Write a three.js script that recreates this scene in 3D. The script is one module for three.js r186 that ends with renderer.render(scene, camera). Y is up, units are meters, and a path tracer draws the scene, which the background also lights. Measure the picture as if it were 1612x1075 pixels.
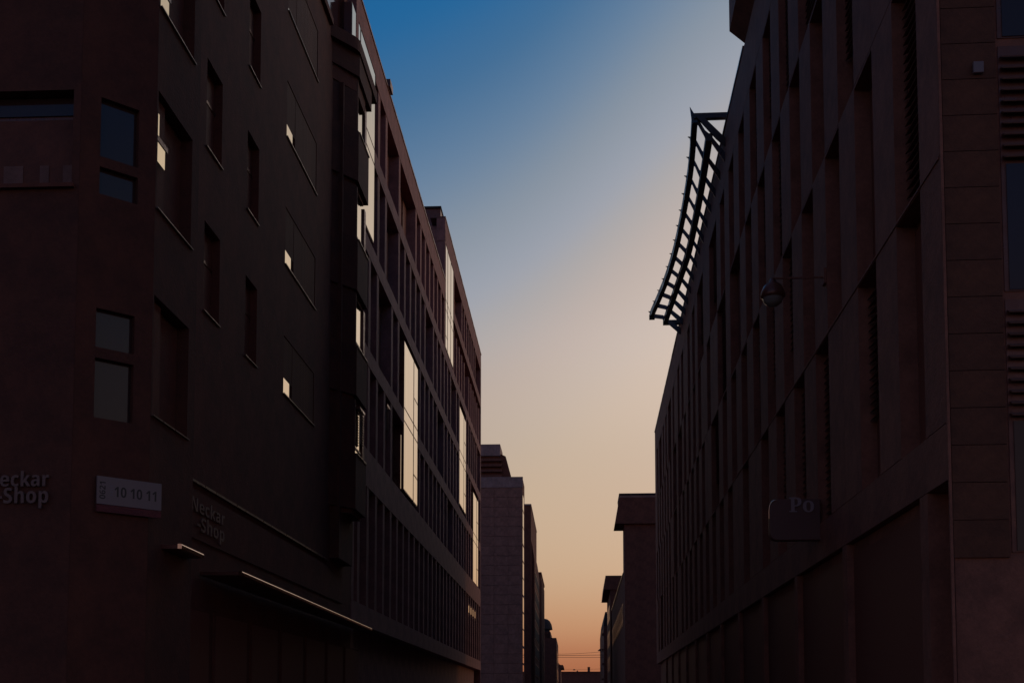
import * as THREE from 'three';
import { mergeGeometries } from 'three/addons/utils/BufferGeometryUtils.js';
import { FontLoader } from 'three/addons/loaders/FontLoader.js';
import { TextGeometry } from 'three/addons/geometries/TextGeometry.js';
import { RoundedBoxGeometry } from 'three/addons/geometries/RoundedBoxGeometry.js';

// ---------------------------------------------------------------- camera, sky, sun, exposure
const scene = new THREE.Scene();
const RAD = Math.PI / 180, EYE = 1.6, F = 1865, CY = 979.5865, YAW = 3.3823 * RAD, PITCH = 4 * RAD;
const camera = new THREE.PerspectiveCamera(2 * Math.atan(CY / F) / RAD, 1612 / (2 * CY), 0.1, 3000);
camera.position.set(0, EYE, 0);
camera.rotation.order = 'YXZ';
camera.rotation.set(PITCH, YAW, 0);
camera.setViewOffset(1612, 2 * CY, 0, 0, 1612, 1075);          // a lens shifted upwards: walls stay upright
camera.updateProjectionMatrix();

const lin = (c) => { c /= 255; return c <= 0.04045 ? c / 12.92 : Math.pow((c + 0.055) / 1.055, 2.4); };
function ramp(table, t, k) {                                     // smooth interpolation in a table of [t, r, g, b]
  if (t <= table[0][0]) return table[0][k];
  for (let i = 1; i < table.length; i++) if (t <= table[i][0]) {
    const a = table[i - 1], b = table[i], m = (t - a[0]) / (b[0] - a[0]);
    const p = table[Math.max(0, i - 2)], q = table[Math.min(table.length - 1, i + 1)], h = b[0] - a[0];
    const ma = (b[k] - p[k]) / (b[0] - p[0]) * h, mb = (q[k] - a[k]) / (q[0] - a[0]) * h;
    return (2 * m ** 3 - 3 * m * m + 1) * a[k] + (m ** 3 - 2 * m * m + m) * ma + (-2 * m ** 3 + 3 * m * m) * b[k] + (m ** 3 - m * m) * mb;
  }
  return table[table.length - 1][k];
}
// dusk air: colour falls from the pale glow to deep blue with height and with the turn away from the sunset (to the right of the street); reddened overhead, out of view, to warm the walls
const AIR = [[-20, 226, 205, 195], [0, 226, 203, 191], [6, 219, 198, 186], [10, 213, 194, 181], [13, 203, 187, 177], [16, 191, 177, 170], [18.6, 173, 168, 168], [20.5, 157, 161, 171], [23.4, 136, 147, 161], [26.5, 104, 129, 156], [29.6, 72, 112, 150],
  [31, 60, 107, 150], [33.8, 35, 100, 152], [40, 33, 91, 141], [50, 38, 80, 122], [62, 47, 69, 104], [80, 60, 60, 86], [115, 66, 58, 78]].map(([t, r, g, b]) => [t, lin(r), lin(g), lin(b)]);
const DUST = [[-8, 0.42, 0.18, 0.10], [0, 0.45, 0.20, 0.11], [2.1, 0.56, 0.27, 0.15], [3.8, 0.71, 0.47, 0.29], [6.7, 0.82, 0.70, 0.52], [12, 0.87, 0.83, 0.735], [15, 0.95, 0.93, 0.885], [18, 1, 1, 1], [90, 1, 1, 1]];
const TURN = [[-181, 14], [-120, 14], [-60, 13], [-30, 10], [-20, 7.4], [-10, 4], [0, 0], [10, -7.2], [20, -12.5], [35, -17.5], [50, -18.5], [75, -10], [100, 3], [130, 10], [181, 14]];
{
  const W = 1024, H = 512, data = new Float32Array(W * H * 4);
  for (let j = 0; j < H; j++) for (let i = 0; i < W; i++) {
    const e = (j + 0.5) / H * 180 - 90, th = ((i + 0.5) / W - 0.5) * 2 * Math.PI;
    let a = (Math.atan2(Math.cos(th), -Math.sin(th)) + YAW) / RAD; // degrees right of the lens axis
    if (a > 180) a -= 360;
    const t = Math.max(e, 0) + ramp(TURN, a, 1);
    const rose = 0.65 * Math.min(1, Math.max(0, (Math.abs(a) - 75) / 70)) * Math.exp(-(((e - 9) / 11) ** 2));   // pink dusk arch, strengthened behind the lens to warm the front walls
    const o = (j * W + i) * 4;
    for (let k = 1; k < 4; k++) data[o + k - 1] = Math.max(0, ramp(AIR, t, k) * ramp(DUST, Math.abs(a) > 75 ? Math.max(e, 15 * Math.min(1, (Math.abs(a) - 75) / 60)) : e, k) * (1 - rose) + rose * [0, 0.23, 0.118, 0.128][k]) * (e < 0 ? Math.max(0.15, 1 + e / 10) : 1);
    data[o + 3] = 1;
  }
  const sky = new THREE.DataTexture(data, W, H, THREE.RGBAFormat, THREE.FloatType);
  sky.mapping = THREE.EquirectangularReflectionMapping; sky.magFilter = sky.minFilter = THREE.LinearFilter; sky.wrapS = THREE.RepeatWrapping; sky.needsUpdate = true;
  scene.background = sky; scene.environment = sky;
}
const sun = new THREE.DirectionalLight(new THREE.Color(1, 0.42, 0.16), 0.12);   // the last of the sun, low to the right of the street
sun.position.set(Math.sin(48 * RAD) * 200, 200 * Math.tan(3 * RAD), -Math.cos(48 * RAD) * 200 - 60);
sun.target.position.set(0, 0, -60); sun.castShadow = true; sun.shadow.radius = 4; sun.shadow.mapSize.set(4096, 4096);
Object.assign(sun.shadow.camera, { left: -260, right: 260, top: 60, bottom: -60, near: 1, far: 900 });
scene.add(sun, sun.target);

const renderer = new THREE.WebGLRenderer({ antialias: true });
renderer.toneMapping = THREE.LinearToneMapping;
renderer.toneMappingExposure = 1;
renderer.shadowMap.enabled = true;

// ---------------------------------------------------------------- helpers
let seed = 7;
const rnd = () => { seed = (seed * 1664525 + 1013904223) >>> 0; return seed / 4294967296; };
const hash = (a, b) => { const s = Math.sin(a * 127.1 + b * 311.7) * 43758.5453; return s - Math.floor(s); };

function noiseMap(size, cells, lo, hi, srgb) {                   // tiling value noise, coarse to fine
  const d = new Uint8Array(size * size * 4), g = [];
  for (const c of cells) { const n = new Float32Array(c * c); for (let i = 0; i < c * c; i++) n[i] = rnd(); g.push(n); }
  for (let y = 0; y < size; y++) for (let x = 0; x < size; x++) {
    let v = 0, wsum = 0;
    cells.forEach((c, i) => {
      const fx = x / size * c, fy = y / size * c, x0 = Math.floor(fx), y0 = Math.floor(fy), s = (q) => q * q * (3 - 2 * q), u = s(fx - x0), w = s(fy - y0), n = g[i];
      const at = (p, q) => n[(q % c) * c + (p % c)], wt = 1 / (1 + i * 0.35);
      v += wt * ((at(x0, y0) * (1 - u) + at(x0 + 1, y0) * u) * (1 - w) + (at(x0, y0 + 1) * (1 - u) + at(x0 + 1, y0 + 1) * u) * w); wsum += wt;
    });
    v = Math.max(0, Math.min(1, (v / wsum - 0.5) * 1.8 + 0.5));
    const o = (y * size + x) * 4, q = Math.round(lo + (hi - lo) * v);
    d[o] = d[o + 1] = d[o + 2] = q; d[o + 3] = 255;
  }
  const t = new THREE.DataTexture(d, size, size); t.wrapS = t.wrapT = THREE.RepeatWrapping; t.magFilter = THREE.LinearFilter; t.minFilter = THREE.LinearMipmapLinearFilter; t.generateMipmaps = true;
  if (srgb) t.colorSpace = THREE.SRGBColorSpace; t.needsUpdate = true; return t;
}
const mottle = noiseMap(512, [5, 13, 37, 90, 200], 196, 255, true), grain = noiseMap(512, [60, 140, 250], 0, 255), smear = noiseMap(512, [3, 9, 31, 80], 60, 230);
const col = (r, g, b) => new THREE.Color().setRGB(r, g, b);
const stone = (r, g, b, rough = 0.85, bump = 0.003) => new THREE.MeshStandardMaterial({ color: col(r, g, b), roughness: rough, map: mottle, bumpMap: grain, bumpScale: bump });
const M = {
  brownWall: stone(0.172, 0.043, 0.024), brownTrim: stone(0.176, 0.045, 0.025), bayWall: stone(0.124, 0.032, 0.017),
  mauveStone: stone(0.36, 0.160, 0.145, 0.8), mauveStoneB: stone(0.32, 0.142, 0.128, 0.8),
  rightStone: stone(0.34, 0.118, 0.074, 0.8), rightStoneB: stone(0.315, 0.108, 0.068, 0.8), rightPanel: stone(0.165, 0.053, 0.026, 0.85), rightPanelB: stone(0.152, 0.049, 0.025, 0.85),
  greyPanel: stone(0.37, 0.175, 0.138, 0.8), greyPanelB: stone(0.355, 0.168, 0.132, 0.8), greyTop: stone(0.38, 0.24, 0.23, 0.75),
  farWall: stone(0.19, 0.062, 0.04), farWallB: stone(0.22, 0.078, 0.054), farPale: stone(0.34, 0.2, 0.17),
  roofing: stone(0.05, 0.035, 0.035, 0.9), asphalt: stone(0.075, 0.05, 0.044, 0.9, 0.006), paving: stone(0.30, 0.19, 0.15, 0.85, 0.004), kerb: stone(0.22, 0.19, 0.17, 0.85), marking: stone(0.55, 0.53, 0.5, 0.7),
  steel: new THREE.MeshStandardMaterial({ color: col(0.04, 0.024, 0.024), roughness: 0.65, metalness: 0, roughnessMap: smear }),
  blade: new THREE.MeshStandardMaterial({ color: col(0.055, 0.045, 0.06), roughness: 0.5, metalness: 0.2, roughnessMap: smear }),
  darkMetal: new THREE.MeshStandardMaterial({ color: col(0.15, 0.05, 0.035), roughness: 0.6, metalness: 0.3, roughnessMap: smear }),
  sillMetal: new THREE.MeshStandardMaterial({ color: col(0.17, 0.115, 0.095), roughness: 0.55, metalness: 0.5, roughnessMap: smear }),
  polished: new THREE.MeshStandardMaterial({ color: col(0.60, 0.42, 0.30), roughness: 0.16, metalness: 1 }),
  coated: new THREE.MeshStandardMaterial({ color: col(0.76, 0.68, 0.47), roughness: 0.03, metalness: 1 }),      // sun-control glass with a pale gold film
  clear: new THREE.MeshPhysicalMaterial({ color: col(0.05, 0.018, 0.014), roughness: 0.04, ior: 1.52 }),           // plain window before a dark room
  dullGlass: new THREE.MeshPhysicalMaterial({ color: col(0.19, 0.06, 0.04), roughness: 0.6, ior: 1.4 }),   // glazing roughened and browned so it mirrors little of the bright sky
  blueGlass: new THREE.MeshPhysicalMaterial({ color: col(0.055, 0.026, 0.024), roughness: 0.06, ior: 1.4 }),
  blind: new THREE.MeshStandardMaterial({ color: col(0.2, 0.09, 0.07), roughness: 0.6, metalness: 0.3 }), paleBlind: new THREE.MeshStandardMaterial({ color: col(0.5, 0.42, 0.38), roughness: 0.4, metalness: 0.5 }),
  shutter: stone(0.165, 0.042, 0.023, 0.75), paleSign: new THREE.MeshStandardMaterial({ color: col(0.20, 0.13, 0.135), roughness: 0.5 }), redSign: stone(0.20, 0.035, 0.035, 0.5), letters: new THREE.MeshStandardMaterial({ color: col(0.15, 0.07, 0.062), roughness: 0.5 }),
  signLetters: new THREE.MeshStandardMaterial({ color: col(0.32, 0.21, 0.22), roughness: 0.5 }),
  wire: new THREE.MeshStandardMaterial({ color: col(0.03, 0.025, 0.022), roughness: 0.7 }), leaf: new THREE.MeshStandardMaterial({ color: col(0.05, 0.06, 0.025), roughness: 0.8, side: THREE.DoubleSide }), bark: stone(0.07, 0.05, 0.04),
  curtain: stone(0.22, 0.105, 0.09, 0.9),
};

const boxes = new Map();
function boxGeo(w, h, d) {                                       // box with uv in units of two metres, shared between alike pieces
  const key = [w, h, d].map((v) => v.toFixed(3)).join();
  if (!boxes.has(key)) {
    const g = new THREE.BoxGeometry(w, h, d), uv = g.attributes.uv, s = [[d, h], [d, h], [w, d], [w, d], [w, h], [w, h]], off = (boxes.size * 0.37) % 1;
    for (let i = 0; i < uv.count; i++) { const [a, b] = s[i >> 2]; uv.setXY(i, uv.getX(i) * a / 2 + off, uv.getY(i) * b / 2 + off * 1.7); }
    boxes.set(key, g);
  }
  return boxes.get(key);
}
const taken = new Map();
const numbered = (n) => { const k = taken.get(n) ?? 0; taken.set(n, k + 1); return k ? `${n}_${String(k).padStart(3, '0')}` : n; };
const TL = 0.47336 * RAD, TR = -TL;                              // the two street fronts splay by a degree
// A thing in street coordinates: x to the right of the lens, y up, d metres ahead. Its group stands at its base; parts are placed in the same coordinates.
class Thing {
  constructor(name, label, category, turn, x, d, { y = 0, group, kind } = {}) {
    this.g = new THREE.Group(); this.g.name = numbered(name); this.turn = turn; this.o = new THREE.Vector3(x, y, -d); this.at = new Map();
    this.g.position.copy(this.o).applyAxisAngle(new THREE.Vector3(0, 1, 0), turn); this.g.rotation.y = turn;
    this.g.userData = kind ? { kind, label, category } : { label, category }; if (group) this.g.userData.group = group;
    scene.add(this.g);
  }
  put(name, geo, mat, x, y, d, parent, ry = 0) {
    const m = new THREE.Mesh(geo, mat); m.name = name; const p = new THREE.Vector3(x, y, -d);
    m.position.copy(p).sub(parent ? this.at.get(parent) : this.o); m.rotation.y = ry; this.at.set(m, p); (parent ?? this.g).add(m); return m;
  }
  box(name, mat, x0, x1, y0, y1, d0, d1, parent) { return this.put(name, boxGeo(Math.abs(x1 - x0), y1 - y0, d1 - d0), mat, (x0 + x1) / 2, (y0 + y1) / 2, (d0 + d1) / 2, parent); }
}
const one = (name, label, category, turn, geo, mat, x, y, d, extra = {}) => {             // a thing that is a single mesh
  const m = new THREE.Mesh(geo, mat); m.name = numbered(name); m.position.set(x, y, -d).applyAxisAngle(new THREE.Vector3(0, 1, 0), turn); m.rotation.y = turn + (extra.ry ?? 0);
  m.userData = { label, category }; if (extra.group) m.userData.group = extra.group; if (extra.kind) m.userData.kind = extra.kind; scene.add(m); return m;
};
function holed(w, h, holes, t) {                                 // a wall slab w x h with rectangular openings [x0, x1, y0, y1]
  const s = new THREE.Shape([new THREE.Vector2(0, 0), new THREE.Vector2(w, 0), new THREE.Vector2(w, h), new THREE.Vector2(0, h)]);
  for (const [a, b, c, e] of holes) s.holes.push(new THREE.Path([new THREE.Vector2(a, c), new THREE.Vector2(a, e), new THREE.Vector2(b, e), new THREE.Vector2(b, c)]));
  const g = new THREE.ExtrudeGeometry(s, { depth: t, bevelEnabled: false }), uv = g.attributes.uv;
  for (let i = 0; i < uv.count; i++) uv.setXY(i, uv.getX(i) / 2, uv.getY(i) / 2);
  return g;
}
function prism(points, t) {                                      // outline in x, y pushed back by t metres (centred)
  const g = new THREE.ExtrudeGeometry(new THREE.Shape(points.map(([a, b]) => new THREE.Vector2(a, b))), { depth: t, bevelEnabled: false });
  const uv = g.attributes.uv; for (let i = 0; i < uv.count; i++) uv.setXY(i, uv.getX(i) / 2, uv.getY(i) / 2);
  g.translate(0, 0, -t / 2); return g;
}
function sweep(path, section, closed = true) {                   // section [[across, up]] along a path of Vector3; across is to the right of travel
  const pos = [], idx = [], n = section.length;
  path.forEach((p, i) => {
    const t = new THREE.Vector3().subVectors(path[Math.min(i + 1, path.length - 1)], path[Math.max(i - 1, 0)]).normalize(), r = new THREE.Vector3(-t.z, 0, t.x).normalize(), u = new THREE.Vector3().crossVectors(r, t);
    for (const [a, b] of section) pos.push(p.x + r.x * a + u.x * b, p.y + r.y * a + u.y * b, p.z + r.z * a + u.z * b);
  });
  const m = closed ? n : n - 1;
  for (let i = 0; i + 1 < path.length; i++) for (let k = 0; k < m; k++) { const a = i * n + k, b = i * n + (k + 1) % n, c = a + n, e = b + n; idx.push(a, b, c, b, e, c); }
  if (closed) for (const base of [0, (path.length - 1) * n]) for (let k = 1; k + 1 < n; k++) base ? idx.push(base, base + k, base + k + 1) : idx.push(base, base + k + 1, base + k);
  let g = new THREE.BufferGeometry(); g.setAttribute('position', new THREE.Float32BufferAttribute(pos, 3)); g.setIndex(idx); g = g.toNonIndexed(); g.computeVertexNormals();
  const P = g.attributes.position, uv = new Float32Array(P.count * 2); for (let i = 0; i < P.count; i++) { uv[2 * i] = P.getZ(i) / 2; uv[2 * i + 1] = P.getY(i) / 2; }
  g.setAttribute('uv', new THREE.BufferAttribute(uv, 2)); return g;
}

// ---------------------------------------------------------------- ground
{
  const sheet = (name, label, cat, w, l, mat, x, y, d, h) => one(name, label, cat, 0, h ? boxGeo(w, h, l) : boxGeo(w, 0.02, l), mat, x, y, d, { kind: 'structure' });
  one('ground', 'dark flat ground under the whole town', 'ground', 0, boxGeo(2400, 0.5, 2400), M.asphalt, 0, -0.27, 400, { kind: 'structure' });
  sheet('road', 'dark asphalt roadway along the street', 'road', 6.4, 420, M.asphalt, -0.9, 0.0, 210);
  for (const [x0, x1, d0, d1, side] of [[-6.55, -4.2, 15, 110, 'beneath the corner shop'], [2.4, 4.6, 15, 110, 'beneath the louvred stone front']]) {
    const p = new Thing('pavement', `paved footway ${side}`, 'pavement', 0, (x0 + x1) / 2, d0, { kind: 'structure' });
    const s = Math.sign(x0) > 0 ? 1 : -1, k = s > 0 ? x0 : x1;
    p.box('paving', M.paving, x0 + (s > 0 ? 0.16 : 0), x1 - (s > 0 ? 0 : 0.16), -0.02, 0.12, d0, d1);
    for (let d = d0; d < 60; d += 1) p.box('kerbstone', M.kerb, k, k + s * 0.155, -0.02, 0.125, d + 0.006, d + 0.994);
    p.box('kerb', M.kerb, k, k + s * 0.155, -0.02, 0.125, 60, d1);
  }
}

// ---------------------------------------------------------------- left: corner building with bays
{
  const b = new Thing('corner_building', 'dark brown corner building with chamfered bay and small shuttered windows above a shop', 'building', TL, -12, 25);
  const TOP = 20.45;
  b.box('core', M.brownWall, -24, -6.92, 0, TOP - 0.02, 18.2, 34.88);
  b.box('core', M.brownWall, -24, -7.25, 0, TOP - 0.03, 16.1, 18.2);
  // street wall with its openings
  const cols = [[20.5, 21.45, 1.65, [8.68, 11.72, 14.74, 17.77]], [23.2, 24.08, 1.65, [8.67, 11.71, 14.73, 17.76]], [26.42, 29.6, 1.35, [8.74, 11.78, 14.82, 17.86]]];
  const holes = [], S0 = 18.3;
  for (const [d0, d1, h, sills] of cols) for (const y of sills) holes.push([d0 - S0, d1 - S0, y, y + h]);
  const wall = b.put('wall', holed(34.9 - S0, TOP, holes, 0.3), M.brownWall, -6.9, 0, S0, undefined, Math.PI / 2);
  for (const [ci, [d0, d1, h, sills]] of cols.entries()) for (const [fi, y] of sills.entries()) {
    const win = b.box('window', M.darkMetal, -6.915, ci < 2 ? -6.76 : -6.86, y, y + h, d0, d1);
    if (ci < 2) { b.box('pane', M.dullGlass, -6.76, -6.75, y + 0.07, y + h - 0.07, d0 + 0.06, d1 - 0.06, win); b.box('transom', M.darkMetal, -6.75, -6.735, y + h * 0.62, y + h * 0.62 + 0.06, d0, d1, win); }
    else {
      // roller shutters let down, one leaf left open a hand's breadth at the near end
      const gap = [0.38, 0.35, 0.32, 0.1][fi], s = [];
      for (let k = 0; y + 0.03 + k * 0.06 < y + h - 0.03; k++) { const g = boxGeo(0.03, 0.052, d1 - d0 - 0.92).clone(); g.translate(-6.63, y + 0.058 + k * 0.06, -(d0 + 0.9 + d1) / 2); s.push(g); }
      for (let k = 0; y + gap + k * 0.06 < y + h - 0.03; k++) { const g = boxGeo(0.03, 0.052, 0.84).clone(); g.translate(-6.63, y + gap + 0.028 + k * 0.06, -(d0 + 0.45)); s.push(g); }
      const m = new THREE.Mesh(mergeGeometries(s), M.shutter); m.name = 'shutter'; m.userData.kind = 'stuff'; m.position.copy(b.at.get(win)).negate(); win.add(m);
      b.box('pane', M.coated, -6.622, -6.612, y + 0.02, y + gap - 0.01, d0 + 0.02, d0 + 0.6, win);
      b.box('mullion', M.shutter, -6.66, -6.608, y, y + h, d0 + 0.86, d0 + 0.9, win);
    }
    b.box('sill', M.sillMetal, -6.6, -6.565, y - 0.018, y, d0 - 0.02, d1 + (ci < 2 ? 0.02 : 0.05));
  }
  for (const y of [5.5, 20.3]) b.box('ledge', y < 6 ? M.sillMetal : M.brownTrim, -6.6, y < 6 ? -6.54 : -6.5, y - 0.03, y + (y < 6 ? 0.012 : 0.15), y < 6 ? 19.6 : 18.35, y < 6 ? 31.4 : 31.1);
  // corner bay: chamfer, street side and front, standing 0.6 m proud of the street wall
  const cham = [[0.26, 0.82, 8.73, 9.12], [0.26, 0.82, 9.27, 10.12], [0.26, 0.82, 6.55, 7.1], [0.26, 0.82, 5.56, 6.4], [0.26, 0.82, 11.77, 12.16], [0.26, 0.82, 12.31, 13.16]];
  const LEN = 1.103;
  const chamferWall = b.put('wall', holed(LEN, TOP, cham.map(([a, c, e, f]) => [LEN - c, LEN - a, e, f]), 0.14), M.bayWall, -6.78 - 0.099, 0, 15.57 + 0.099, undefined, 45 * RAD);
  for (const [a, c, y0, y1] of cham) {
    const s = (a + c) / 2, w = new THREE.Vector3(-6.0 - s * Math.SQRT1_2 - 0.07, (y0 + y1) / 2, 16.35 - s * Math.SQRT1_2 + 0.07);
    b.put('pane', new THREE.BoxGeometry(c - a - 0.004, y1 - y0 - 0.004, 0.02), M.blueGlass, w.x, w.y, w.z, undefined, 45 * RAD);
  }
  b.put('lining', new THREE.BoxGeometry(LEN, TOP, 0.05), M.bayWall, -6.39 - 0.15, TOP / 2, 15.96 + 0.15, undefined, 45 * RAD);
  const streetHoles = [8.8, 11.83, 5.75, 14.86].map((y) => [0.06, 1.6, y, y + 1.75]);
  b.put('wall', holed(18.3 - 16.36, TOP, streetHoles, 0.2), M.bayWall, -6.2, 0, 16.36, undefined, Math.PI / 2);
  b.box('return_wall', M.bayWall, -6.9, -6.2, 0, TOP, 18.1, 18.299);
  for (const [k, y] of [8.8, 11.83, 5.75, 14.86].entries()) {
    const win = b.box('window', M.darkMetal, -6.24, -6.19, y, y + 1.75, 16.42, 17.96);
    b.box('sill', M.sillMetal, -6.0, -5.965, y - 0.022, y - 0.005, 16.4, 18.0);
    if (k < 2) {                                                   // narrow side light close to the corner, with a rail
      const y0 = k ? y + 0.02 : y + 0.72;
      b.box('pane', M.coated, -6.035, -6.025, y0, y0 + 0.30, 16.44, 16.44 + (k ? 0.4 : 0.36), win);
      b.box('rail', M.darkMetal, -6.045, -6.015, y0 + 0.30, y0 + 0.38, 16.425, 16.9, win);
      b.box('pane', M.coated, -6.035, -6.025, y0 + 0.38, y0 + (k ? 0.75 : 0.72), 16.44, 16.44 + (k ? 0.34 : 0.1), win);
    }
    b.box('shutter', M.shutter, -6.19, -6.17, y + 0.06, y + 1.69, 16.92, 17.9, win);  // leaves added in place of glass, to keep sky reflections out
    b.box('shutter', M.shutter, -6.1, -6.08, y + 0.03, y + 1.72, 16.43, 16.915, win);
  }
  const FX = -24, fh = [[-8.9, -6.89, 8.78, 10.13], [-8.9, -6.89, 11.8, 13.2], [-13.4, -11.2, 8.86, 10.22]];
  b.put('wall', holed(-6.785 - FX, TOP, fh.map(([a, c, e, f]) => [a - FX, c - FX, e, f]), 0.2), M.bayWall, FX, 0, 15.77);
  for (const [k, [a, c, e, f]] of fh.entries()) {
    const win = b.box('window', M.darkMetal, a, c, e, f, 15.79, 15.84);
    b.box('pane', M.blueGlass, a + 0.02, c - 0.04, f - 0.27, f - 0.03, 15.765, 15.785, win);
    b.box('shutter', M.shutter, a + 0.02, c - 0.04, e + 0.04, f - 0.33, 15.765, 15.785, win);  // added in place of glass so the rest of the window stays dark
    if (k === 0) for (const [u, v] of [[-7.95, -7.67], [-7.43, -7.3], [-7.1, -6.94]]) b.box('curtain', M.curtain, u, v, e + 0.06, e + 0.36, 15.755, 15.762, win);
    b.box('sill', M.brownTrim, a - 0.05, c + 0.05, e - 0.06, e - 0.005, 15.5, 15.57);
  }
  // oriel at the far end
  const plan = (name, mat, pts, y0, y1, parent) => {                // outline in plan, raised from y0 to y1
    const g = new THREE.ExtrudeGeometry(new THREE.Shape(pts.map(([x, d]) => new THREE.Vector2(x + 6.6, d - 32))), { depth: y1 - y0, bevelEnabled: false }); g.rotateX(-Math.PI / 2);
    const uv = g.attributes.uv; for (let k = 0; k < uv.count; k++) uv.setXY(k, uv.getX(k) / 2, uv.getY(k) / 2);
    return b.put(name, g, mat, -6.6, y0, 32, parent);
  };
  b.box('oriel_wall', M.bayWall, -6.598, -6.34, 5.6, 19.0, 31.75, 33.75);
  for (const [y0, y1] of [[16.25, 17.85], [13.1, 14.72], [10.1, 11.64], [6.9, 8.6]]) {
    const sp = plan('spandrel', M.bayWall, [[-6.598, 31.5], [-6.0, 32.3], [-6.0, 33.95], [-6.598, 33.95]], y0 + 0.14, y1);
    plan('soffit', M.brownTrim, [[-6.598, 31.65], [-6.1, 32.34], [-6.1, 33.68], [-6.598, 33.68]], y0, y0 + 0.139, sp);
    plan('sill', M.sillMetal, [[-6.1, 32.4], [-5.97, 32.4], [-5.97, 33.97], [-6.1, 33.97]], y1 + 0.002, y1 + 0.02, sp);
    plan('flank', M.bayWall, [[-6.598, 31.56], [-6.04, 32.33], [-6.04, 32.42], [-6.34, 32.42], [-6.598, 32.1]], y1 + 0.001, y1 + 1.535);
    const gl = b.box('pane', M.coated, -6.16, -6.15, y1 + 0.04, y1 + 1.52, 32.45, 33.86);
    b.box('transom', M.darkMetal, -6.15, -6.125, y1 + 0.26, y1 + 0.31, 32.43, 33.86, gl);
    b.box('corner_post', M.darkMetal, -6.32, -6.1, y1 + 0.001, y1 + 1.53, 33.87, 34.12);
  }
  plan('oriel_cap', M.bayWall, [[-6.9, 31.1], [-6.66, 31.1], [-6.06, 31.86], [-5.99, 31.98], [-5.95, 32.12], [-5.94, 32.3], [-5.94, 35.0], [-6.9, 35.0]], 20.05, 20.4);
  plan('oriel_cap_step', M.bayWall, [[-6.598, 31.4], [-5.98, 32.26], [-5.98, 34.25], [-6.598, 34.25]], 19.42, 20.049);
  plan('oriel_cap_step', M.brownTrim, [[-6.598, 31.5], [-6.06, 32.3], [-6.06, 33.62], [-6.598, 33.62]], 19.0, 19.419);
  { const bl = b.box('blind_box', M.darkMetal, -6.14, -6.02, 10.04, 10.1, 33.0, 33.84); for (let k = 0; k < 12; k++) { const q = b.put('slat', boxGeo(0.09, 0.012, 0.5), M.paleBlind, -6.07, 9.12 + k * 0.075, 33.56, bl); q.rotation.z = -0.6; } }
  // attic storey set back behind the parapet
  b.box('attic_wall', M.brownWall, -20, -7.2, 20.43, 27, 19, 31.55);
  b.box('attic_glass', M.blueGlass, -16, -6.95, 20.46, 27, 31.6, 34.3);
  b.box('attic_post', M.brownTrim, -7.2, -6.85, 20.46, 27, 34.3, 34.75);
  b.box('parapet', M.brownTrim, -6.95, -6.62, 20.451, 20.6, 18.3, 31.1);
  // shop zone at the foot
  b.box('shop_fascia', M.brownTrim, -6.6 + 0.001, -6.57, 4.5, 5.35, 19.6, 33.4);
  for (let d = 18.9; d < 34; d += 2.5) { const f = b.box('shopfront', M.brownTrim, -6.6, -6.56, 0.5, 3.3, d, d + 2.2); b.box('pane', M.dullGlass, -6.56, -6.55, 0.55, 3.25, d + 0.06, d + 2.14, f); }
}
{ // bright trimmed shop canopies under the first floor
  const section = [[-0.06, 0.0], [-0.022, 0.002], [-0.004, -0.005], [0.003, -0.02], [0.0, -0.07], [-0.06, -0.07]];
  const canopy = (x0, d0, x1, d1, label) => {
    const c = new Thing('shop_canopy', label, 'canopy', TL, (x0 + x1) / 2, (d0 + d1) / 2, { y: 3.8, group: 'shop canopies over the footway' });
    const o = c.o, p = [new THREE.Vector3(x0, 3.95, -d0).sub(o), new THREE.Vector3(x1, 3.95, -d1).sub(o)];
    const q = [[x0 - 0.06, d0], [x1 - 0.06, d1], [-6.55, d1], [-6.55, d0]].map(([x, d]) => new THREE.Vector2(x, d));
    const s = new THREE.ExtrudeGeometry(new THREE.Shape(q.map((v) => new THREE.Vector2(v.x - o.x, v.y + o.z))), { depth: 0.06, bevelEnabled: false }); s.rotateX(-Math.PI / 2); s.translate(0, 3.88 - o.y, 0);
    c.put('canopy_plate', s, M.darkMetal, o.x, o.y, -o.z);
    c.put('edge_trim', sweep(p, section), M.polished, o.x, o.y, -o.z);
  };
  canopy(-5.69, 16.9, -5.73, 18.07, 'short dark shop canopy with bright metal edge beside the phone number board');
  canopy(-5.79, 20.44, -6.13, 36.0, 'long dark shop canopy with bright metal edge along the brown building');
}

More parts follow.
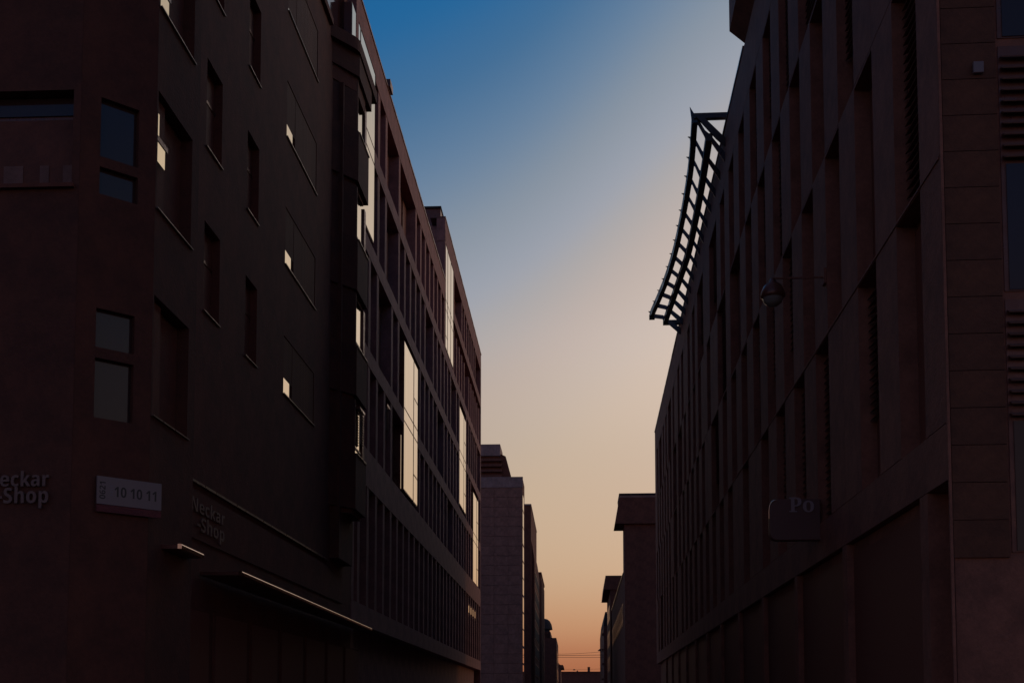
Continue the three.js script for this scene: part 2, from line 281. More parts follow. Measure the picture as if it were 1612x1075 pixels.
// ---------------------------------------------------------------- left: office building with stone grid
{
  const b = new Thing('office_building', 'tall office building with mauve stone grid and mirrored two-storey windows', 'building', TL, -12, 60);
  const D0 = 34.95, D1 = 85.1, DT = 60.5, FRONT = -6.6, BACK = -7.05;
  b.box('core', M.mauveStoneB, -26, BACK, 0, 23.5, D0, D1 - 0.15);
  b.box('core', M.mauveStoneB, -26, BACK, 23.5, 26.9, DT + 0.3, D1 - 0.15); b.box('end_wall', M.mauveStoneB, -26, FRONT, 23.851, 26.595, DT, DT + 0.3);
  const big = [[34.3, 38.5, 17.06, 22.93], [45.85, 49.95, 10.07, 16.05], [60.98, 64.9, 20.42, 25.96], [68.9, 72.95, 13.46, 19.3], [78.65, 82.7, 9.87, 15.92]];
  const bands = [[8.65, 9.86, D0, D1], [12.64, 13.2, D0, D1], [16.28, 16.84, D0, D1], [19.72, 20.28, D0, D1], [22.95, 23.85, D0, 38.6], [22.73, 23.85, 38.6, DT], [23.25, 23.85, DT, D1], [25.98, 27.2, DT - 0.02, D1]];
  for (const [y0, y1, a, e] of bands) {                          // a band stops where a two-storey window crosses it
    const cuts = big.filter(([, , w0, w1]) => w0 < y0 && w1 > y1).map(([p, q]) => [p - 0.05, q + 0.05]).filter(([p, q]) => q > a && p < e).sort((p, q) => p[0] - q[0]);
    let s = a; for (const [p, q] of [...cuts, [e, e]]) { if (p - s > 0.05) b.box('band', y0 === 23.25 ? M.mauveStoneB : M.mauveStone, BACK, FRONT, y0, y1, s, p); s = q; }
  }
  b.box('band', M.mauveStone, BACK, FRONT + 0.02, 4.1, 4.75, D0, D1);
  const floors = [[4.75, 8.65], [9.86, 12.64], [13.2, 16.28], [16.84, 19.72], [20.28, 22.73], [23.85, 25.98]];
  const missing = new Set(['4,2', '4,4', '4,5', '3,2', '3,9', '2,1', '2,12', '1,3', '5,17', '5,18', '4,21', '3,27', '2,24', '1,15', '5,26', '5,27', '3,16']);
  for (const [f, [y0, y1]] of floors.entries()) for (let k = -3; k < 29; k++) {
    const far = 39.64 + k * 1.62, near = far - 0.42; if (near < D0 || far > D1 || (f === 5 && near < DT + 0.3) || missing.has(`${f},${k}`)) continue;
    if (big.some(([p, q, w0, w1]) => far > p - 0.1 && near < q + 0.1 && w0 < y1 && w1 > y0)) continue;
    b.box('pier', hash(f, k) > 0.5 ? M.mauveStone : M.mauveStoneB, BACK, FRONT - 0.012, y0, y1, near, far);
  }
  for (const [f, [y0, y1]] of floors.entries()) for (let k = -3; k < 29; k++) {   // recessed glazing between the piers
    const a = 39.66 + k * 1.62, e = a + 1.14; if (a < D0 || e > D1 - 0.2 || (f === 5 && a < DT + 0.3) || big.some(([p, q, w0, w1]) => e > p && a < q && w0 < y1 && w1 > y0)) continue;
    const w = b.box('window', M.darkMetal, BACK - 0.001, BACK + 0.05, y0 + 0.02, y1 - 0.02, a, e); b.box('pane', M.dullGlass, BACK + 0.051, BACK + 0.06, y0 + 0.1, y1 - 0.1, a + 0.06, e - 0.06, w);
  }
  for (const p of [D0 + 0.001]) b.box('end_pier', M.mauveStone, BACK, FRONT + 0.004, 0, p > 60 ? 27.19 : 23.84, p, p + 0.4);
  b.box('end_wall', M.mauveStone, -26, FRONT + 0.004, 0, 26.595, D1 - 0.14, D1);
  // mirrored two-storey windows flush with the stone
  for (const [i, [p, q, y0, y1]] of big.entries()) {
    const w = b.box('window', M.darkMetal, BACK, -6.62, y0, y1, p, q), ym = y0 + (y1 - y0) * [0.46, 0.46, 0.37, 0.46, 0.46][i], yn = ym + 0.53;
    const split = i === 2 ? [p + 0.95, p + 2.6] : i === 0 ? [p + 1.45] : [p + (q - p) * 0.69];
    const pane = (a, e, c, f) => b.box('pane', M.coated, -6.615, -6.607, c + 0.035, f - 0.035, a + 0.035, e - 0.035, w);
    if (i === 2) { for (const [a, e] of [[p, split[0]], [split[0], split[1]], [split[1], q]]) pane(a, e, yn, y1); pane(p, split[0], y0 + 0.65, ym); pane(p, split[0], y0, y0 + 0.65); pane(split[0], q, y0, ym); }
    else for (const [c, f] of [[y0, ym], [yn, y1]]) {
      if (i === 0) { pane(p, split[0], c, f); pane(split[0], q, c, f); continue; }
      pane(p, split[0], c, f); const r = c + (f - c) * 0.42; pane(split[0], q, c, r); pane(split[0], q, r, f);
    }
    pane(p, q, ym, yn);
    for (const s of split) b.box('mullion', M.darkMetal, -6.618, -6.595, y0, y1, s - 0.025, s + 0.025, w);
  }
  b.box('pane', M.coated, -6.63, -6.6, 9.95, 12.05, 44.98, 45.08);           // narrow pane slice added to mirror a strip of sky beside the big window
  { const g = b.box('window', M.darkMetal, BACK, -6.66, 7.4, 8.15, 75.2, 81.9); for (const a of [75.5, 78.6]) b.box('pane', M.coated, -6.655, -6.645, 7.55, 8.0, a, a + 2.9, g); }
  for (const [d, y, x] of [[41.3, 11.42, -6.55]]) {    // tilted slats of a half-raised blind
    const bl = b.box('blind_box', M.darkMetal, -6.9, x, y + 0.82, y + 0.9, d, d + 0.66);
    for (let k = 0; k < 11; k++) { const s = b.put('slat', boxGeo(0.09, 0.012, 0.62), M.paleBlind, x - 0.06, y + 0.04 + k * 0.072, d + 0.33, bl); s.rotation.z = -0.6; }
  }
  b.box('coping', M.darkMetal, -7.4, FRONT + 0.03, 23.851, 23.93, D0, DT); b.box('coping', M.darkMetal, -7.4, FRONT + 0.03, 27.201, 27.28, DT - 0.03, D1 + 0.02);
  b.box('vent_box', M.darkMetal, -6.9, FRONT + 0.1, 23.931, 24.2, 41.1, 41.75);
  const ph = b.box('penthouse', M.darkMetal, -18, -7.12, 27.0, 28.75, 62.9, 80); b.box('roof_edge', M.roofing, -18.2, -7.08, 28.751, 28.85, 62.8, 80.2, ph);
  b.box('rail_post', M.darkMetal, -6.98, -6.92, 27.28, 28.0, 62.9, 62.96);
}

// ---------------------------------------------------------------- right: long stone front with louvred windows
const rightCols = [15.45, 16.4]; while (rightCols[rightCols.length - 1] + 1.31 < 84.3) rightCols.push(rightCols[rightCols.length - 1] + (rightCols.length < 10 ? 1.29 : 1.31));
{
  const b = new Thing('stone_fronted_building', 'long dark stone building with narrow staggered louvred windows and panelled corner', 'building', TR, 12, 50);
  const X0 = 4.6, XB = 4.9, D1 = 84.42, last = rightCols[rightCols.length - 1];
  b.box('core', M.rightStoneB, XB, 26, 0, 21.1, 15.62, D1 - 0.02);
  const rows = [[5.25, 8.76], [8.82, 12.27], [12.33, 15.8], [15.86, 19.27]];
  // cells counted from the corner: 1 is stone, 0 a louvred window; windows of neighbouring floors are staggered
  const start = [[1, 0, 1, 0, 1, 1, 0], [1, 0, 1, 0, 1, 0, 1, 0], [1, 0, 1, 1, 0, 1, 0, 1, 0], [1, 0, 1, 0, 1, 1, 0, 0, 1, 0, 1]];
  for (const [f, [y0, y1]] of rows.entries()) {
    let prev = 1, run = 0;
    for (let c = 0; c + 1 < rightCols.length; c++) {
      const s = start[f].length > c ? start[f][c] : hash(c, f + 3) < 0.17 && run < 2 ? prev : 1 - prev; run = s === prev ? run + 1 : 1; prev = s;
      const d0 = rightCols[c], d1 = rightCols[c + 1];
      if (s) b.box('facade_panel', hash(c, f) > 0.5 ? M.rightStone : M.rightStoneB, X0, XB, y0, y1, d0 + 0.006, d1 - 0.006);
      else {
        const w = b.box('window', M.darkMetal, XB - 0.03, XB - 0.001, y0 + 0.05, y1 - 0.05, d0 + 0.02, d1 - 0.02); b.box('pane', M.dullGlass, XB - 0.045, XB - 0.031, y0 + 0.12, y1 - 0.12, d0 + 0.1, d1 - 0.1, w);
        if (hash(c + 9, f) > 0.3) {
          const n = [], low = y0 + (hash(c, f + 20) > 0.5 ? 0.1 : 1.2);
          for (let y = low; y < y1 - 0.1; y += 0.14) { const g = boxGeo(0.11, 0.012, d1 - d0 - 0.06).clone(); g.rotateZ(0.5); g.translate(X0 + 0.2, y, -(d0 + d1) / 2); n.push(g); }
          const m = new THREE.Mesh(mergeGeometries(n), M.blind); m.name = 'louvre'; m.userData.kind = 'stuff'; m.position.copy(b.at.get(w)).negate(); w.add(m);
        }
      }
    }
    b.box('string_course', M.rightStone, X0 + 0.004, XB, y1 + 0.004, y1 + 0.056, 15.45, D1);
    if (f < 1) b.box('drip_edge', M.rightStone, X0 - 0.012, X0 + 0.003, y1 + 0.02, y1 + 0.05, 15.5, D1);
  }
  for (let c = 1; c + 3 < rightCols.length; c += 3) b.box('parapet_panel', hash(c, 31) > 0.5 ? M.rightStone : M.rightStoneB, X0, XB, 19.33, 21.12, rightCols[c] + 0.006, rightCols[Math.min(c + 3, rightCols.length - 1)] - 0.006);
  b.box('end_panel', M.rightStone, X0, XB, 5.25, 21.12, last + 0.006, D1 - 0.05);
  b.box('coping', M.darkMetal, X0 - 0.03, XB + 0.3, 21.121, 21.2, 34.4, D1); b.box('coping_edge', M.sillMetal, X0 - 0.045, X0 - 0.031, 21.13, 21.16, 38.7, 66);
  b.box('lintel_band', M.rightStoneB, X0, XB, 4.5, 5.24, 15.45, D1 - 0.03);
  for (let c = 1; c + 4 < rightCols.length; c += 4) { const s = b.box('shopfront', M.rightStoneB, XB - 0.18, XB - 0.002, 0.1, 4.49, rightCols[c] + 0.4, rightCols[c + 4]); b.box('pane', M.dullGlass, XB - 0.195, XB - 0.181, 0.5, 4.3, rightCols[c] + 0.5, rightCols[c + 4] - 0.1, s); b.box('shop_pier', M.rightStoneB, X0, XB - 0.001, 0.1, 4.49, rightCols[c], rightCols[c] + 0.39); }
  // near block: overhanging eaves
  const eave = prism([[4.63, 21.21], [4.18, 21.6], [4.175, 24], [9, 24], [9, 21.21]], 34.3 - 14.9);
  b.put('eaves', eave, M.rightStoneB, 0, 0, (34.3 + 14.9) / 2);
  b.box('upper_wall', M.rightStoneB, 4.66, 12, 21.1, 21.21, 15.6, 34.2);
  // panelled front on the side street
  const H = 0.4875;
  for (let k = 0; k < 38; k++) { const y = 3.48 + k * H; for (const [a, e] of [[4.645, 5.345], [7.0, 7.7]]) b.box('front_panel', hash(k, a) > 0.45 ? M.rightPanel : M.rightPanelB, a, e, y + 0.005, y + H - 0.004, 15.42, 15.45); }
  b.box('corner_strip', M.rightStone, 4.6, 4.636, 0, 21.1, 15.415, 15.449);
  b.box('front_backing', M.rightStoneB, 4.66, 26, 0, 21.1, 15.455, 15.615);
  for (let f = 0; f < 5; f++) {                                    // louvred windows between the panel strips
    const y = 3.55 + f * 3.41, w = b.box('window', M.darkMetal, 5.38, 6.96, y, y + 3.3, 15.44, 15.454); b.box('pane', M.blueGlass, 5.44, 6.9, y + 0.02, y + 1.7, 15.425, 15.439, w);
    for (let k = 0; k < 10; k++) { const s = b.put('slat', boxGeo(1.54, 0.014, 0.1), M.blind, 6.17, y + 1.78 + k * 0.15, 15.385, w); s.rotation.x = 0.5; }
  }
}
{ // sunshade bolted to the parapet: two curved rails and fourteen blades
  const t = new Thing('sunshade', 'dark curved steel sunshade with blades jutting from the stone parapet', 'sunshade', TR, 4.2, 50, { y: 20 });
  const XO = [[39.41, 3.59], [42.69, 3.75], [45.7, 3.80], [49.14, 3.79], [52.06, 3.72], [55.38, 3.53], [59.6, 3.15]], XI = [[39.41, 4.07], [43.0, 4.17], [46.3, 4.225], [50.1, 4.24], [53.1, 4.13], [59.6, 3.85]], HI = (d) => 20.85 + 0.34 * (d - 39.41) / 20.2;
  const at = (tab, d) => { const T = tab.map(([a, b]) => [a, b]); return ramp(T, d, 1); };
  const rail = (tab, y, w, h, name) => { const p = []; for (let d = 39.35; d <= 59.75; d += 0.4) p.push(new THREE.Vector3(at(tab, d), tab === XI ? HI(d) : y, -d).sub(t.o)); t.put(name, sweep(p, [[-w / 2, -h / 2], [w / 2, -h / 2], [w / 2, h / 2], [-w / 2, h / 2]]), M.steel, t.o.x, t.o.y, -t.o.z); };
  rail(XO, 21.52, 0.2, 0.3, 'outer_rail'); rail(XI, 20.85, 0.23, 0.26, 'inner_rail');
  for (let k = 0; k < 14; k++) {
    const d = 39.42 + k * 1.553, xo = at(XO, d), xi = at(XI, d), n = 0.2;
    // plate from the spiked tip over both rails down to the wall, widening towards the rails
    const tip = k === 0 ? [[xo - 0.16, 21.96], [xo - 0.02, 21.72]] : [[xo - 0.19, 21.67], [xo - 0.06, 21.665]];
    const h = HI(d), w = h - 0.75 + 0.2 * k / 13;
    const pts = [...tip, [xo + 0.12, 21.52], [xi - 0.13, h + 0.26], [xi + 0.03, h + 0.12], [4.75, w + 0.02], [4.75, w - 0.36], [xi + 0.05, h - 0.13], [xi - 0.1, h - 0.12], [xi - 0.16, h + 0.06], [xo + 0.12, 21.31], [xo - 0.1, 21.4], [xo - 0.12, 21.62]];
    t.put('blade', prism(pts.map(([x, y]) => [x - t.o.x, y - t.o.y]), 0.05), M.blade, t.o.x, t.o.y, d);
  }
  t.box('end_beam', M.steel, 3.56, 4.9, 21.5, 21.68, 39.3, 39.5);
  t.put('end_brace', prism([[3.62, 21.55], [3.85, 21.55], [4.62, 20.75], [4.62, 20.45], [4.3, 20.75]].map(([x, y]) => [x - t.o.x, y - t.o.y]), 0.08), M.steel, t.o.x, t.o.y, 39.3);
  t.box('end_plate', M.steel, 3.02, 3.3, 21.28, 21.5, 59.6, 59.8); t.box('end_plate', M.steel, 3.72, 4.7, 20.98, 21.2, 59.6, 59.8);
}

// ---------------------------------------------------------------- far houses, left side
{
  const b = new Thing('panelled_block', 'blue-grey panelled block jutting past the stone grid offices', 'building', TL, -9, 123);
  b.box('core', M.farWall, -16, -5.03, 0, 24.9, 120.1, 125.2);
  for (let r = 0; r < 22; r++) for (const [a, e] of [[-11.6, -9.5], [-9.5, -7.95], [-7.95, -6.5], [-6.5, -5.0]]) {
    const y = 1.8 + r * 1.002; b.box('panel', hash(r, a) > 0.5 ? M.greyPanel : M.greyPanelB, a + 0.012, e - 0.012, y + 0.012, y + 0.99, 120 - hash(a, r) * 0.012, 120.1);
  }
  b.box('top_band', M.greyTop, -16, -4.98, 23.86, 24.95, 119.95, 120.099);
  for (let k = 0; k < 12; k++) b.box('side_pane', M.coated, -5.03, -5.0, 2.4 + k * 1.75, 4.0 + k * 1.75 - (k % 3) * 0.06, 120.2, 122.6);
  const p = b.box('penthouse', M.greyTop, -16, -7.36, 27.3, 28.5, 120.6, 125); b.box('penthouse_wall', M.farWall, -16, -7.5, 24.9, 27.3, 120.9, 125);
  for (let k = 0; k < 4; k++) b.box('louvre', M.farWallB, -16, -7.2 + k * 0.0, 25.05 + k * 0.56, 25.3 + k * 0.56, 120.5, 120.89);
  b.put('sloping_roof', prism([[-8, 24.9], [-6.16, 24.9], [-6.8, 27.3], [-7.3, 27.55], [-8, 27.55]], 4), M.farWall, 0, 0, 123);
}
{
  const b = new Thing('narrow_house', 'narrow dark house behind the panelled block, its wall stepping out lower down', 'building', TL, -7, 150);
  b.box('wall', M.farWall, -14, -5.02, 0, 26.2, 145, 168); b.put('bay', prism([[-5.02, 0], [-4.62, 0], [-4.62, 19.6], [-4.86, 21.2], [-5.02, 22]], 22), M.farWall, 0, 0, 157); b.box('roof_slab', M.greyTop, -14, -4.98, 26.201, 26.4, 144.9, 168.1);
  for (let k = 0; k < 7; k++) { const w = b.box('window', M.darkMetal, -4.61, -4.58, 3 + k * 2.3, 4.5 + k * 2.3, 147, 165); b.box('pane', M.roofing, -4.579, -4.57, 3.1 + k * 2.3, 4.4 + k * 2.3, 147.2, 164.8, w); }
}
{
  const b = new Thing('pilastered_house', 'flat roofed house with pale pilaster strips and a lit side wall', 'building', TL, -7, 180);
  b.box('wall', M.farWallB, -15, -4.6, 0, 21.0, 175, 195); b.box('parapet', M.farWall, -15, -4.5, 21.001, 21.3, 174.9, 195.1);
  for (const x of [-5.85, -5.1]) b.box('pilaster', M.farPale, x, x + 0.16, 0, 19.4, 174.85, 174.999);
  for (let k = 0; k < 6; k++) b.box('side_pilaster', M.farWallB, -4.599, -4.5, 0, 20.3, 176 + k * 3.2, 177.6 + k * 3.2);
}
{
  const b = new Thing('turreted_house', 'small house topped by a domed roof turret', 'building', TL, -5.5, 235);
  b.box('wall', M.farWall, -14, -3.05, 0, 14.65, 230, 262); b.box('side_wall', M.farWallB, -14, -4.2, 14.65, 15.9, 231, 250);
  const dome = new THREE.LatheGeometry([[0, 2.2], [0.5, 2.1], [1.0, 1.7], [1.35, 1.0], [1.5, 0.15], [1.55, 0], [1.0, -0.1], [0.85, -0.35]].map(([r, y]) => new THREE.Vector2(r, y)), 20);
  b.put('turret', new THREE.CylinderGeometry(0.85, 0.9, 2.2, 16), M.farWall, -5.2, 15.1, 233); b.put('dome', dome, M.roofing, -5.35, 16.4, 233);
  b.put('gable', prism([[-6, 14.6], [-4.1, 14.6], [-4.5, 16.2], [-6, 16.2]], 3), M.roofing, 0, 0, 232.5);
  for (let k = 0; k < 3; k++) b.box('window', M.darkMetal, -3.049, -3.0, 3 + k * 3.6, 5.2 + k * 3.6, 233, 259);
}
{
  const b = new Thing('gabled_house', 'low gabled house with a dormer before the end of the street', 'building', TL, -5, 310);
  b.box('wall', M.farWallB, -16, -2.9, 0, 11.0, 300, 320); b.put('roof', prism([[-16, 11], [-2.05, 11], [-2.15, 11.5], [-3.2, 11.9], [-3.9, 13.1], [-10, 15.2], [-16, 15.2]], 20), M.roofing, 0, 0, 310); b.box('dormer', M.farWall, -3.3, -2.3, 10.9, 11.75, 299.5, 303);
  for (let k = 0; k < 2; k++) b.box('window', M.darkMetal, -6, -4.6, 3 + k * 3.6, 5.2 + k * 3.6, 299.95, 299.999);
}
{
  const b = new Thing('terminal_building', 'low flat building with chimney closing the far end of the street', 'building', 0, 0, 425);
  b.box('wall', M.farWall, -40, 45, 0, 13.2, 420, 440); b.box('eaves', M.roofing, -40.5, 45.5, 13.201, 13.45, 419.6, 440.4);
  const c = [[2.0, 2.9, 15.1]]; for (const [x0, x1, y] of c) { const m = b.box('chimney', M.farWall, x0, x1, 13.451, y, 424, 425); b.box('chimney_cap', M.roofing, x0 - 0.06, x1 + 0.06, y + 0.001, y + 0.12, 423.9, 425.1, m); }
  b.box('vent', M.farWall, -1.9, -1.4, 13.451, 13.9, 422, 422.6);
  for (let k = 0; k < 9; k++) { const w = b.box('window', M.roofing, -16 + k * 4, -14.4 + k * 4, 6, 8.4, 419.9, 419.999); b.box('pane', M.clear, -15.9 + k * 4, -14.5 + k * 4, 6.1, 8.3, 419.88, 419.899, w); }
}

// ---------------------------------------------------------------- far houses, right side
{
  const b = new Thing('flared_cornice_house', 'dark house whose heavy flared cornice overhangs the street', 'building', 0, 8, 122);
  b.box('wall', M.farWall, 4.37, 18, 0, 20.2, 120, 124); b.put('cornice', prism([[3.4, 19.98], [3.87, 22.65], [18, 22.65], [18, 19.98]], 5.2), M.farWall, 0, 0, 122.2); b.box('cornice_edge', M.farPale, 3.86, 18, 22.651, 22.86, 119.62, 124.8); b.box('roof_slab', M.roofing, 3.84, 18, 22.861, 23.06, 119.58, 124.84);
}
{
  const b = new Thing('terrace_house', 'long low terrace with a pale gutter running on from the flared cornice', 'building', 0, 8, 148);
  b.box('wall', M.farWall, 4.4, 18, 0, 15.5, 124.1, 172); b.box('roof', M.roofing, 4.42, 18, 15.501, 15.7, 124.1, 172); b.box('gutter', M.sillMetal, 4.3, 4.398, 15.3, 15.42, 124.1, 172);
  for (let k = 0; k < 12; k++) b.box('window', M.darkMetal, 4.36, 4.399, 10, 12.4, 126 + k * 3.8, 127.6 + k * 3.8);
}
{
  const b = new Thing('boxed_cornice_house', 'taller dark house with a boxed flared cornice beyond the low terrace', 'building', 0, 8, 176);
  const k = 174 / 170;
  b.box('wall', M.farWall, 4.2, 18, 0, 18.7, 174, 196); b.put('cornice', prism([[3.27, 18.55], [3.5, 20.5], [18, 20.5], [18, 18.55]], 22.6), M.farWall, 0, 0, 185.1); b.box('roof_slab', M.roofing, 3.52, 18, 20.501, 20.62, 173.9, 196.4);
  for (let j = 0; j < 4; j++) b.box('window', M.darkMetal, 4.16, 4.199, 3 + j * 3.8, 5.2 + j * 3.8, 177, 193);
}
{
  const b = new Thing('mansard_house', 'narrow mansard house with small balconies far along the right side', 'building', 0, 8, 207);
  b.box('wall', M.farWallB, 3.82, 18, 0, 15.3, 205, 250); b.put('roof', prism([[3.8, 15.3], [4.05, 17.7], [18, 17.7], [18, 15.3]], 45), M.roofing, 0, 0, 227.5);
  for (let j = 0; j < 5; j++) { const c = b.box('balcony', M.farWall, 3.55, 3.819, 3.4 + j * 2.6, 3.7 + j * 2.6, 206 + (j % 2) * 3, 209 + (j % 2) * 3); b.box('railing', M.darkMetal, 3.56, 3.6, 3.701 + j * 2.6, 4.2 + j * 2.6, 206 + (j % 2) * 3, 209 + (j % 2) * 3, c); }
}

// ---------------------------------------------------------------- wires, lamps, tree
const wireGeo = (x0, y0, x1, y1, sag, r = 0.025) => { const p = []; for (let i = 0; i <= 12; i++) { const m = i / 12; p.push(new THREE.Vector3(x0 + (x1 - x0) * m, y0 + (y1 - y0) * m - sag * 4 * m * (1 - m), 0)); } return new THREE.TubeGeometry(new THREE.CatmullRomCurve3(p), 24, r, 5); };
one('span_wire', 'thin wire rising to the right high across the far street', 'wire', 0, wireGeo(-4.3, 10.37, 3.75, 10.8, 0.1), M.wire, 0, 0, 204, { group: 'wires strung across the street' });
one('span_wire', 'level middle wire strung across the far street', 'wire', 0, wireGeo(-4.3, 10.1, 3.75, 10.18, 0.02, 0.035), M.wire, 0, 0, 203, { group: 'wires strung across the street' });
one('span_wire', 'pair-like lower wire strung level across the far street', 'wire', 0, wireGeo(-4.3, 9.75, 3.75, 9.73, 0.02, 0.03), M.wire, 0, 0, 202, { group: 'wires strung across the street' });
one('span_wire', 'lowest wire carrying a small hanging lamp above the far roof', 'wire', 0, wireGeo(-3.1, 7.85, 3.9, 7.9, 0.05, 0.018), M.wire, 0, 0, 206, { group: 'wires strung across the street' });
{
  const shade = new THREE.LatheGeometry([[0, 0.14], [0.05, 0.14], [0.09, 0.08], [0.22, 0.0], [0.24, -0.05], [0.2, -0.07], [0, -0.07]].map(([r, y]) => new THREE.Vector2(r, y)), 20);
  const l = new Thing('hanging_lamp', 'small lamp hanging from the lowest far wire', 'lamp', 0, -1.35, 206, { y: 7.7 }); l.put('shade', shade, M.darkMetal, -1.35, 7.72, 206); l.box('hanger', M.wire, -1.36, -1.34, 7.85, 7.9, 205.99, 206.01);
  const a = new Thing('bracket_lamp', 'small bracket lamp on the mansard house above the wires', 'lamp', 0, 3.5, 204.5, { y: 10.8 }); a.put('head', shade.clone().scale(1.35, 1.6, 1.35), M.darkMetal, 3.06, 11.02, 204.5); a.box('arm', M.darkMetal, 3.06, 3.83, 11.2, 11.27, 204.47, 204.53);
  // near wall lamp on the stone front
  const n = new Thing('street_lamp', 'round dark street lamp on a bracket against the stone front', 'lamp', TR, 3.55, 23, { y: 9.3 });
  const bowl = new THREE.LatheGeometry([[0, 0.34], [0.05, 0.34], [0.08, 0.26], [0.17, 0.2], [0.235, 0.06], [0.24, -0.02], [0.2, -0.05]].map(([r, y]) => new THREE.Vector2(r, y)), 28);
  const glass = new THREE.LatheGeometry([[0.2, -0.05], [0.17, -0.14], [0.09, -0.2], [0, -0.215]].map(([r, y]) => new THREE.Vector2(r, y)), 28);
  n.put('shade', bowl, M.darkMetal, 3.58, 9.6, 23); n.put('bowl', glass, new THREE.MeshPhysicalMaterial({ color: col(0.25, 0.22, 0.2), roughness: 0.12, ior: 1.6 }), 3.58, 9.6, 23); n.box('arm', M.rightStoneB, 3.58, 4.6, 9.93, 9.96, 22.985, 23.015); n.box('wall_plate', M.rightStone, 4.555, 4.598, 9.8, 10.1, 22.9, 23.1);
  const q = new Thing('wall_light', 'small square wall light on the panelled corner front', 'lamp', TR, 5.1, 15.4, { y: 9.87 }); q.put('housing', new RoundedBoxGeometry(0.135, 0.155, 0.05, 2, 0.012), M.paleSign, 5.105, 9.95, 15.385); q.box('mount', M.darkMetal, 5.06, 5.15, 9.9, 10.0, 15.41, 15.4195);
}
{
  const t = new Thing('street_tree', 'small leafy tree beside the mansard house at the end of the street', 'tree', 0, 6.9, 296);
  t.put('trunk', new THREE.CylinderGeometry(0.1, 0.2, 8, 8), M.bark, 6.9, 4, 296); const leaves = [];
  for (let i = 0; i < 900; i++) {
    const c = [[6.6, 10.2, 1.1], [7.6, 11.2, 1.2], [7.9, 9.4, 1.3], [6.2, 9.2, 0.8], [8.3, 12.0, 0.8]][i % 5], v = new THREE.Vector3(rnd() - 0.5, rnd() - 0.5, rnd() - 0.5).normalize().multiplyScalar(c[2] * Math.cbrt(rnd()));
    const g = new THREE.PlaneGeometry(0.24, 0.15); g.rotateX(rnd() * 6); g.rotateY(rnd() * 6); g.translate(c[0] + v.x - 6.9, c[1] + v.y - 10, v.z); leaves.push(g);
  }
  t.put('crown', mergeGeometries(leaves), M.leaf, 6.9, 10, 296);
}

// ---------------------------------------------------------------- signs
const font = await new FontLoader().loadAsync('fonts/droid/droid_sans_bold.typeface.json'), serif = await new FontLoader().loadAsync('fonts/droid/droid_serif_bold.typeface.json');
const text = (s, size, f = font) => { const g = new TextGeometry(s, { font: f, size, depth: 0.025, curveSegments: 4, bevelEnabled: false }); return g; };
function shopSign(label, x, d, ry, size, y1, y2, wide) {
  const t = new Thing('shop_sign', label, 'sign', TL, x, d, { y: y2 - 0.1, group: 'lettering of the corner shop' }); t.g.rotation.y += ry;
  for (const [s, y, k] of [['Neckar', y1, 1], ['-Shop', y2, 1.06]]) {
    const m = new THREE.Mesh(text(s, size * k), M.letters); m.name = 'lettering'; m.geometry.scale(wide, 1, 1); m.geometry.computeBoundingBox(); m.position.set(-m.geometry.boundingBox.max.x, y - y2 + 0.1, 0); t.g.add(m);
  }
}
shopSign('pale two-line shop lettering on the front of the corner building', -7.08, 15.55, 0, 0.2, 4.56, 4.33, 0.93);
shopSign('pale two-line shop lettering on the street side past the phone number board', -6.565, 21.85, Math.PI / 2, 0.24, 4.97, 4.66, 1.75);
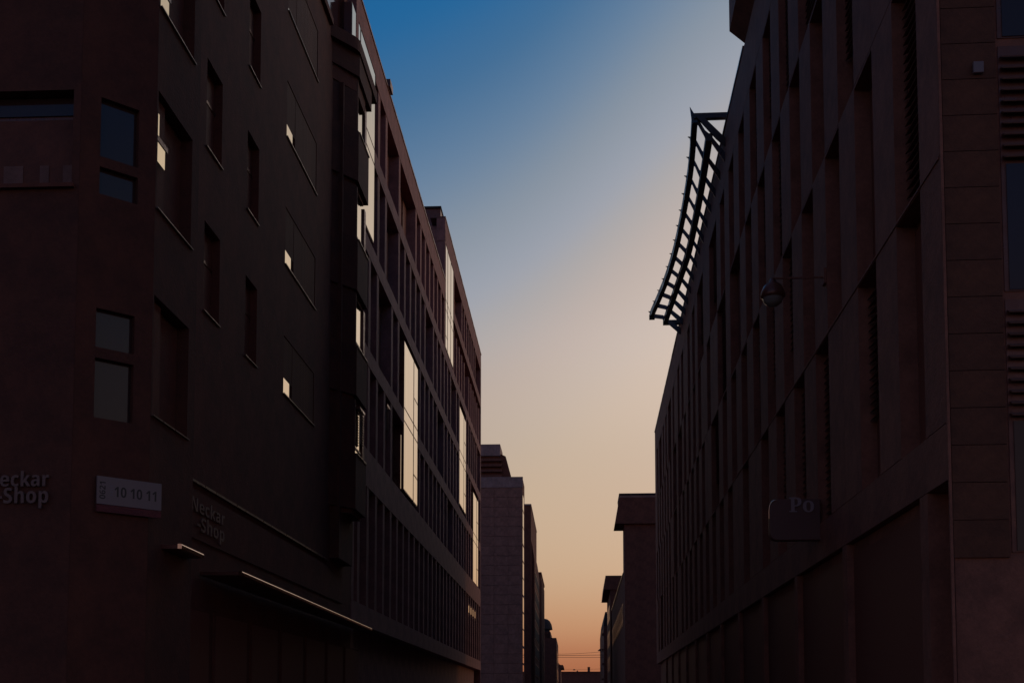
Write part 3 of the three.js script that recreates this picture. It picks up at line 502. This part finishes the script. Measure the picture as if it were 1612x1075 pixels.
{
  const c = document.createElement('canvas'); c.width = 1024; c.height = 420; const x = c.getContext('2d');
  x.fillStyle = '#7c6668'; x.fillRect(0, 0, 1024, 420); x.fillStyle = '#2a1a1e'; x.textBaseline = 'middle'; x.textAlign = 'center';
  x.save(); x.translate(85, 205); x.rotate(-Math.PI / 2); x.font = 'bold 128px sans-serif'; x.fillText('0621', 0, 0); x.restore();
  x.font = 'bold 215px sans-serif'; x.save(); x.translate(615, 212); x.scale(0.86, 1); x.fillText('10 10 11', 0, 0); x.restore();
  x.fillStyle = '#7a6a74'; for (let i = 0; i < 4; i++) x.fillRect(205, 120 + i * 46, 40, 22);
  const tx = new THREE.CanvasTexture(c); tx.colorSpace = THREE.SRGBColorSpace;
  const t = new Thing('phone_board', 'white board with telephone number on the chamfered corner', 'sign', TL, -6.215, 16.135, { y: 4.3 }); t.g.rotation.y += 45 * RAD;
  const face = new THREE.Mesh(new THREE.BoxGeometry(0.94, 0.385, 0.03), [M.paleSign, M.paleSign, M.paleSign, M.paleSign, new THREE.MeshStandardMaterial({ map: tx, roughness: 0.5 }), M.paleSign]); face.name = 'number_panel'; face.position.set(0.0, 0.25, 0.05);
  const strip = new THREE.Mesh(new THREE.BoxGeometry(0.94, 0.1, 0.03), M.redSign); strip.name = 'red_strip'; strip.position.set(0, -0.0, 0.05); t.g.add(face, strip);
}
{
  const t = new Thing('projecting_sign', 'dark rounded sign with pale letters jutting from the stone front', 'sign', TR, 4.1, 24, { y: 4.9 });
  const s = new THREE.Shape(), w = 0.98, h = 0.8, r = 0.16; s.moveTo(r, 0); s.lineTo(w, 0); s.lineTo(w, h); s.lineTo(r, h); s.quadraticCurveTo(0, h, 0, h - r * 1.6); s.lineTo(0, r); s.quadraticCurveTo(0, 0, r, 0);
  const g = new THREE.ExtrudeGeometry(s, { depth: 0.18, bevelEnabled: true, bevelSize: 0.02, bevelThickness: 0.02, bevelSegments: 3 }); g.translate(0, 0, -0.2);
  const body = new THREE.Mesh(g, new THREE.MeshStandardMaterial({ color: col(0.13, 0.05, 0.042), roughness: 0.5 })); body.name = 'board'; body.position.set(3.62 - 4.1, 0.03, 0);
  const l = new THREE.Mesh(text('Po', 0.3, serif), M.signLetters); l.name = 'lettering'; l.position.set(3.98 - 4.1, 0.58, 0.02); l.scale.z = 0.4;
  const rp = []; for (let i = 0; i <= 12; i++) { const m = i / 12, q = s.curves[3].getPoint(m); rp.push(new THREE.Vector3(q.x - 0.03, q.y, 0.0)); } rp.push(new THREE.Vector3(-0.03, 0.42, 0));
  const rim = new THREE.Mesh(new THREE.TubeGeometry(new THREE.CatmullRomCurve3(rp), 24, 0.016, 8), M.polished); rim.name = 'rim'; rim.position.copy(body.position); t.g.add(body, l, rim);
}

scene.traverse((o) => { if (o.isMesh) { o.castShadow = true; o.receiveShadow = true; } });
renderer.render(scene, camera);
